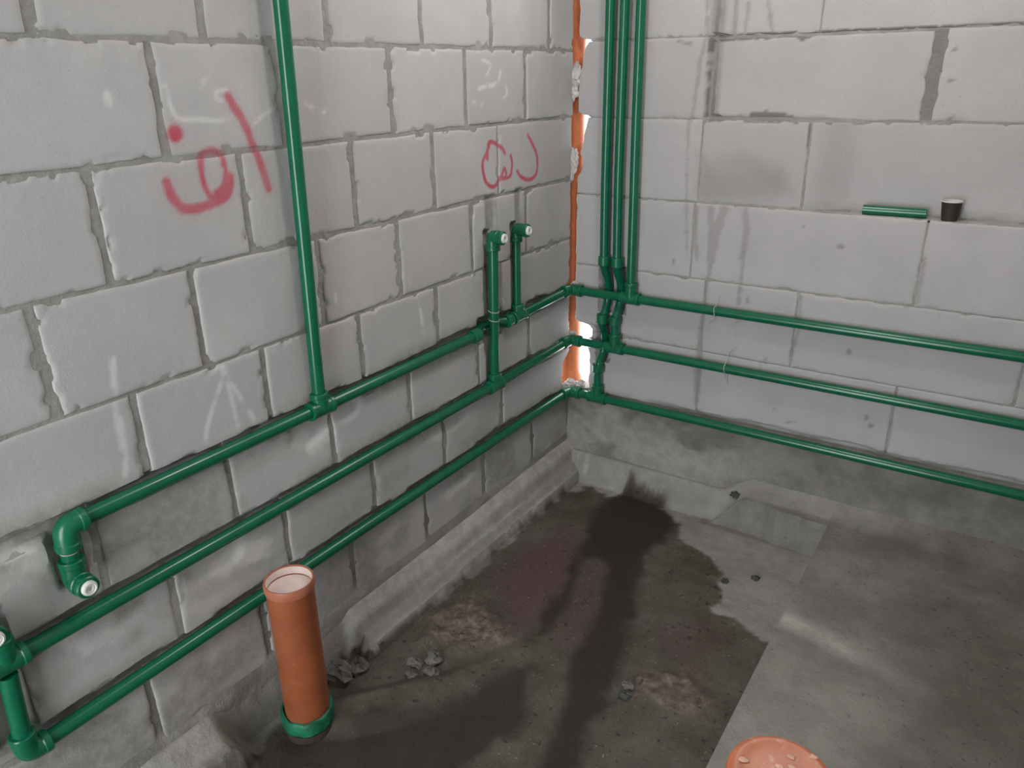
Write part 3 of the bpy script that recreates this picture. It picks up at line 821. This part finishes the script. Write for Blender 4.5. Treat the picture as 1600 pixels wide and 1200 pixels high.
def outlet(run, loc, axis=(1, 0, 0)):
    """wall outlet: threaded socket body with a white screwed plug"""
    o = part('outlet_socket', lathe([(0.0, -0.02), (0.0205, -0.02), (0.0205, 0.010), (0.0215, 0.012), (0.0215, 0.021), (0.0195, 0.023), (0.0150, 0.023), (0.0150, 0.012), (0.0, 0.012)], loc, axis, 20), GF, run)
    p = part('plug', lathe([(0.0, 0.0122), (0.0145, 0.0122), (0.0145, 0.026), (0.0132, 0.029), (0.0102, 0.030), (0.0096, 0.0285), (0.0055, 0.0285), (0.0048, 0.024), (0.0, 0.024)], loc, axis, 20), M['plug'], o)
    p['label'] = 'white plug'
    return o

# --- upper run
upper = thing('water_pipe_run', (AX, -0.9, PZ[0]),
              'uppermost green plastic water pipe, turning the corner, with the tall riser on the left wall', 'pipe')
z = PZ[0]; yt, yr, yb = -1.259, -0.375, -0.519
straight(upper, [(AX, -1.855, z), (AX, yt-0.02, z)])
straight(upper, [(AX, yt+0.02, z), (AX, -0.600, z), (AX-0.032, -0.553, z), (AX-0.032, -0.485, z), (AX, -0.440, z), (AX, yr-0.02, z)], fil=0.02)
for a, b in ((-0.635, -0.600), (-0.448, -0.418)):
    part('socket_fitting', collar((AX, a, z), (AX, b, z), FR*0.9, FR), GF, upper)
straight(upper, [(AX, yr+0.02, z), (AX, -0.03, BZ[0]-0.001)])
elbow(upper, (AX, -0.072, BZ[0]), (AX+0.008, BY, BZ[0]), (0.062, BY, BZ[0]))
straight(upper, [(0.05, BY, BZ[0]), (0.245, BY, BZ[0])])
straight(upper, [(0.265, BY, BZ[0]), (2.49, BY, BZ[0])])
tee(upper, (AX, yt, z), (0, 1, 0), (0, 0, 1))
straight(upper, [(AX, yt, z+0.03), (0.030, -1.250, 1.40), (0.040, -1.2445, 2.34)])
tee(upper, (AX, yr, z), (0, 1, 0), (0, 0, 1))
straight(upper, [(AX-0.004, yr, z+0.03), (AX-0.004, yr+0.002, 0.665)], r=0.0135)
elbow(upper, (AX-0.003, yr+0.002, 0.645), (AX-0.003, yr+0.002, 0.683), (0.034, yr+0.002, 0.683), 0.0185)
outlet(upper, (0.030, yr+0.002, 0.683))
tee(upper, (0.255, BY, BZ[0]), (1, 0, 0), (0, 0, 1), 0.034, 0.055)
straight(upper, [(0.255, BY, BZ[0]+0.04), (0.250, BY-0.002, 0.975), (0.246, BY-0.002, 2.34)])
elbow(upper, (AX, -1.845, z), (AX, -1.882, z), (AX, -1.884, z-0.045))
straight(upper, [(AX, -1.884, z-0.03), (AX, -1.886, 0.315)])
elbow(upper, (AX, -1.886, 0.330), (AX, -1.887, 0.285), (0.038, -1.887, 0.285))
outlet(upper, (0.034, -1.887, 0.285))

# --- middle run
middle = thing('water_pipe_run', (AX, -0.9, PZ[1]),
               'middle green plastic water pipe, between the upper and the lowest run, turning the corner', 'pipe')
z = PZ[1]; yr = -0.519
straight(middle, [(AX, -2.02, z), (AX, yr-0.02, z)])
straight(middle, [(AX, yr+0.02, z), (AX, -0.03, BZ[1]-0.004)])
tee(middle, (AX, yr, z), (0, 1, 0), (0, 0, 1))
straight(middle, [(AX, yr, z+0.03), (AX+0.008, yr-0.002, 0.665)])
elbow(middle, (AX+0.008, yr-0.002, 0.645), (AX+0.008, yr-0.002, 0.685), (0.042, yr-0.002, 0.685))
outlet(middle, (0.037, yr-0.002, 0.685))
elbow(middle, (AX, -0.072, BZ[1]-0.003), (AX+0.008, BY, BZ[1]), (0.062, BY, BZ[1]))
straight(middle, [(0.05, BY, BZ[1]), (0.19, BY, BZ[1])])
straight(middle, [(0.21, BY, BZ[1]), (2.49, BY, BZ[1]-0.002)])
tee(middle, (0.200, BY, BZ[1]), (1, 0, 0), (0, 0, 1), 0.036, 0.052)
def crossover(run, x, zc, top):
    """vertical that ducks behind the horizontal run at height zc"""
    straight(run, [(x+0.0, BY, top), (x, BY, zc+0.098), (x+0.001, 0.012, zc+0.040), (x+0.001, 0.012, zc-0.036), (x, BY, zc-0.086), (x, BY, zc-0.110)], r=PR*0.97, fil=0.03)
straight(middle, [(0.198, BY, 0.540), (0.194, BY-0.002, 0.80), (0.196, BY-0.002, 2.34)])
crossover(middle, 0.199, BZ[0], 0.55)
for za, zb in ((0.512, 0.545), (0.300, 0.332)):
    part('socket_fitting', collar((0.1985, BY, za), (0.1985, BY, zb), FR*0.9, FR), GF, middle)
straight(middle, [(0.199, BY, 0.31), (0.200, BY, BZ[1]+0.04)])
tee(middle, (AX, -2.031, z), (0, 1, 0), (0, 0, 1), 0.034, 0.05)
straight(middle, [(AX, -2.031, z+0.04), (AX, -2.041, 0.27)])
elbow(middle, (AX, -2.040, 0.258), (AX, -2.048, 0.288), (0.042, -2.050, 0.288))
outlet(middle, (0.042, -2.050, 0.288))

# --- lowest run
lower = thing('water_pipe_run', (AX, -0.9, PZ[2]),
              'lowest green plastic water pipe, just above the floor cove, turning the corner', 'pipe')
z = PZ[2]
straight(lower, [(AX, -2.01, z), (AX, -0.03, BZ[2]-0.001)])
elbow(lower, (AX, -0.072, BZ[2]), (AX+0.008, BY, BZ[2]), (0.062, BY, BZ[2]))
straight(lower, [(0.05, BY, BZ[2]), (0.125, BY, BZ[2])])
straight(lower, [(0.145, BY, BZ[2]), (2.49, BY, BZ[2]-0.006)])
tee(lower, (0.136, BY, BZ[2]), (1, 0, 0), (0, 0, 1), 0.036, 0.05)
straight(lower, [(0.148, BY, 0.540), (0.1455, BY-0.002, 0.80), (0.144, BY-0.002, 2.34)])
crossover(lower, 0.149, BZ[0], 0.55)
straight(lower, [(0.149, BY, 0.32), (0.146, BY, 0.296), (0.142, 0.012, BZ[1]+0.034), (0.140, 0.012, BZ[1]-0.034), (0.135, BY, 0.132), (0.136, BY, BZ[2]+0.04)], r=PR*0.97)
for x, za, zb in ((0.1485, 0.512, 0.545), (0.1485, 0.300, 0.334), (0.1355, 0.108, 0.138)):
    part('socket_fitting', collar((x, BY, za), (x, BY, zb), FR*0.9, FR), GF, lower)
elbow(lower, (AX, -2.005, z), (AX, -2.042, z), (AX, -2.042, z+0.045))
straight(lower, [(AX, -2.042, z+0.03), (AX+0.002, -2.034, 0.176)])

def tie(run, c, axis, tails):
    """binding wire looped round a pipe, with loose tails"""
    c = Vector(c); ax = Vector(axis)
    up = Vector((0, 0, 1)) if abs(ax.z) < 0.8 else Vector((1, 0, 0))
    X = ax.cross(up).normalized(); Y = ax.cross(X)
    ring = [c+(X*math.cos(t)+Y*math.sin(t))*(PR+0.0012)+ax*0.003*math.sin(t) for t in [2*math.pi*k/18 for k in range(19)]]
    g = [sweep(ring, 0.0013, 6)]
    for t in tails: g.append(sweep(fillet([Vector(q) for q in t], 0.01), 0.0009, 6))
    return part('tie_wire', join_geo(*g), M['wire'], run, label='pale binding wire')
tie(upper, (0.562, BY, BZ[0]), (1, 0, 0), [[(0.562, BY-0.016, 0.40), (0.560, -0.012, 0.372), (0.540, -0.006, 0.362), (0.535, -0.005, 0.350)], [(0.562, BY-0.016, 0.41), (0.563, -0.012, 0.44), (0.562, -0.005, 0.455)]])
tie(middle, (0.613, BY, BZ[1]), (1, 0, 0), [[(0.613, BY-0.016, 0.215), (0.612, -0.012, 0.26), (0.628, -0.008, 0.285), (0.640, -0.006, 0.286)], [(0.613, BY-0.016, 0.21), (0.615, -0.012, 0.17), (0.618, -0.006, 0.15)]])
tie(middle, (AX+0.004, -0.5205, 0.452), (0, 0, 1), [[(AX+0.02, -0.521, 0.452), (0.012, -0.500, 0.462), (0.004, -0.490, 0.470)]])
tie(middle, (AX+0.004, -0.5205, 0.424), (0, 0, 1), [])
tie(upper, (AX, -1.885, 0.350), (0, 0, 1), [])

# ------------------------------------------------------------------ orange drain pipes
stack = thing('soil_stack', (-0.046, 0.064, -0.3), 'orange plastic drain stack standing in the gap between the two walls', 'pipe')
part('pipe', lathe([(0.0, 0.0), (0.055, 0.0), (0.055, 2.6), (0.0515, 2.6), (0.0515, 0.02), (0.0, 0.02)], (-0.046, 0.064, -0.3), (0, 0, 1), 32), M['stack'], stack)
part('socket', lathe([(0.0555, 0.0), (0.0625, 0.002), (0.0625, 0.07), (0.066, 0.075), (0.066, 0.09), (0.0625, 0.095), (0.0555, 0.097)], (-0.046, 0.064, 1.55), (0, 0, 1), 32), M['stack'], stack)

PX, PY = 0.118, -1.502
up = thing('drain_pipe', (PX, PY, -0.345), 'upright orange drain pipe with green collar, rising from the wet sunken floor', 'pipe')
part('pipe', lathe([(0.0, 0.0), (0.0535, 0.0), (0.0535, 0.413), (0.0505, 0.413), (0.0505, 0.02), (0.0, 0.02)], (PX, PY, -0.345), (0, 0, 1), 40), M['orange'], up)
part('rim', lathe([(0.0537, 0.411), (0.0560, 0.412), (0.0570, 0.416), (0.0570, 0.4305), (0.0555, 0.4345), (0.0525, 0.4345), (0.0520, 0.430), (0.0516, 0.404), (0.0516, 0.404)], (PX, PY, -0.345), (0, 0, 1), 40, True), M['rim'], up, label='lighter orange rim')
pv, pf = lathe([(0.0518, 0.4315), (0.0514, 0.420), (0.0506, 0.410), (0.044, 0.4075), (0.03, 0.4085), (0.015, 0.4095), (0.0, 0.409)], (PX, PY, -0.345), (0, 0, 1), 40)
part('plaster_fill', (pv, pf), M['fill'], up, label='pinkish white plaster stopping')
def rough_ring(loc, r0, r1, z0, z1, seed):
    prof = [(r0, z0), (r1-0.004, z0), (r1, z0+0.006), (r1, z1-0.008), (r1-0.003, z1-0.002), (r0+0.002, z1), (r0, z1-0.003)]
    v, f = lathe(prof, loc, (0, 0, 1), 36, True)
    c = Vector(loc); out = []
    for p in v:
        a = math.atan2(p.y-c.y, p.x-c.x)
        k = 1+0.03*math.sin(3*a+seed)+0.02*math.sin(7*a)
        out.append((c.x+(p.x-c.x)*k, c.y+(p.y-c.y)*k, p.z+0.004*math.sin(2*a+1)+0.002*math.sin(9*a)))
    return out, f
part('collar', rough_ring((PX, PY, -0.345), 0.0545, 0.0640, 0.022, 0.062, 2), M['tape'], up, label='green collar')
part('socket', lathe([(0.0536, 0.0), (0.0625, 0.0), (0.0635, 0.010), (0.0635, 0.021), (0.0536, 0.0215)], (PX, PY, -0.345), (0, 0, 1), 36), M['wet_shade_sock'], up, label='dark socket, coloured as wet and in shadow')

CX, CY, CT = 1.239, -1.702, 0.377
cp = thing('capped_drain_pipe', (CX, CY, FLOOR_Z), 'orange drain pipe with a plaster-spotted cap, nearest the camera on the raised floor', 'pipe')
part('pipe', lathe([(0.0, 0.0), (0.055, 0.0), (0.055, CT-FLOOR_Z-0.06), (0.0, CT-FLOOR_Z-0.06)], (CX, CY, FLOOR_Z), (0, 0, 1), 40), M['orange'], cp)
h = CT-FLOOR_Z
part('cap', lathe([(0.0552, h-0.075), (0.0625, h-0.075), (0.0632, h-0.066), (0.0625, h-0.055), (0.0622, h-0.012), (0.0605, h-0.005), (0.056, h-0.001), (0.050, h), (0.046, h-0.0015), (0.03, h-0.001), (0.0, h)], (CX, CY, FLOOR_Z), (0, 0, 1), 40), M['cap'], cp, label='bright orange end cap')
for i in range(12):
    a = i*2.4+0.5*math.sin(i*5.1); r = 0.006+0.0042*i
    part('plaster_spot', lump_geo((CX+r*math.cos(a), CY+r*math.sin(a), CT-0.0004), 0.0026+0.0026*((i*7) % 5)/4, 500+i, 1.4, 1, 0.16, 9, 6), M['spot'], cp, sharp=None)

# ------------------------------------------------------------------ things on the ledge
LZ = 0.7475
oc = thing('pipe_offcut', (0.955, 0.024, LZ+0.013), 'short green pipe offcut lying on the block ledge beside the dark cup', 'pipe offcut')
part('pipe', lathe([(0.0135, 0.0), (0.0135, 0.166), (0.0100, 0.166), (0.0100, 0.0)], (0.955, 0.024, LZ+0.0135), (1, 0.03, 0.0), 20, True), G, oc)
cu = thing('paper_cup', (1.178, 0.028, LZ), 'small dark paper cup with white inside, standing on the block ledge', 'cup')
part('cup_wall', lathe([(0.0, 0.003), (0.0185, 0.003), (0.0185, 0.0), (0.0195, 0.0), (0.0262, 0.052), (0.0256, 0.052), (0.019, 0.005), (0.0, 0.005)], (1.178, 0.028, LZ), (0, 0, 1), 28), M['cup'], cu)
part('rim', lathe([(0.0252, 0.0515), (0.0262, 0.0505), (0.0272, 0.0520), (0.0266, 0.0540), (0.0252, 0.0535)], (1.178, 0.028, LZ), (0, 0, 1), 28, True), M['cup_in'], cu, label='white rolled rim')
part('lining', lathe([(0.0253, 0.0515), (0.0188, 0.0058), (0.0, 0.0058)], (1.178, 0.028, LZ), (0, 0, 1), 28), M['cup_in'], cu, label='white lining')

# ------------------------------------------------------------------ broken mortar lumps
def fz(x, y): return float(floor_z(np.array([[x]]), np.array([[y]]))[0, 0])
RUB = [
    (0.060, -1.345, 0.026, 'lump', 'largest grey mortar lump, right beside the upright orange pipe'),
    (0.086, -1.300, 0.018, 'lump', 'grey mortar lump at the broken end of the mortar cove'),
    (0.240, -1.165, 0.016, 'lump', 'grey mortar lump at the back of the heap in the wet hollow'),
    (0.205, -1.205, 0.013, 'lump', 'grey mortar lump at the left of the heap in the wet hollow'),
    (0.262, -1.205, 0.014, 'lump', 'grey mortar lump at the right of the heap in the wet hollow'),
    (0.225, -1.245, 0.010, 'lump', 'small grey mortar lump at the front of the heap in the wet hollow'),
    (0.865, -0.340, 0.011, 'hole', 'dark pebble on the dry grey patch of the sunken floor'),
    (0.790, -0.404, 0.010, 'hole', 'dark pebble on the border of the wet patch'),
    (0.725, -0.965, 0.011, 'lump', 'crumb of pale mortar at the edge of the soaked channel'),
    (0.735, -1.000, 0.013, 'hole', 'dark lump beside the brown rubble in the sunken floor'),
    (0.700, -0.055, 0.014, 'hole', 'dark lump on the floor lip below the back wall'),
]
for i, (x, y, r, mm, lab) in enumerate(RUB):
    z0 = fz(x, y)+r*0.40
    if mm == 'lump': r *= 1.25
    v, f = lump_geo((0, 0, 0), r, 700+i, 1.25, 1.0, 0.75, 11, 7, 0.40)
    o = mesh_obj('mortar_lump' if mm == 'lump' else 'pebble', v, f, M[mm], None, False, None)
    o.location = (x, y, z0)
    tag(o, lab, 'rubble', 'loose rubble in the sunken floor')
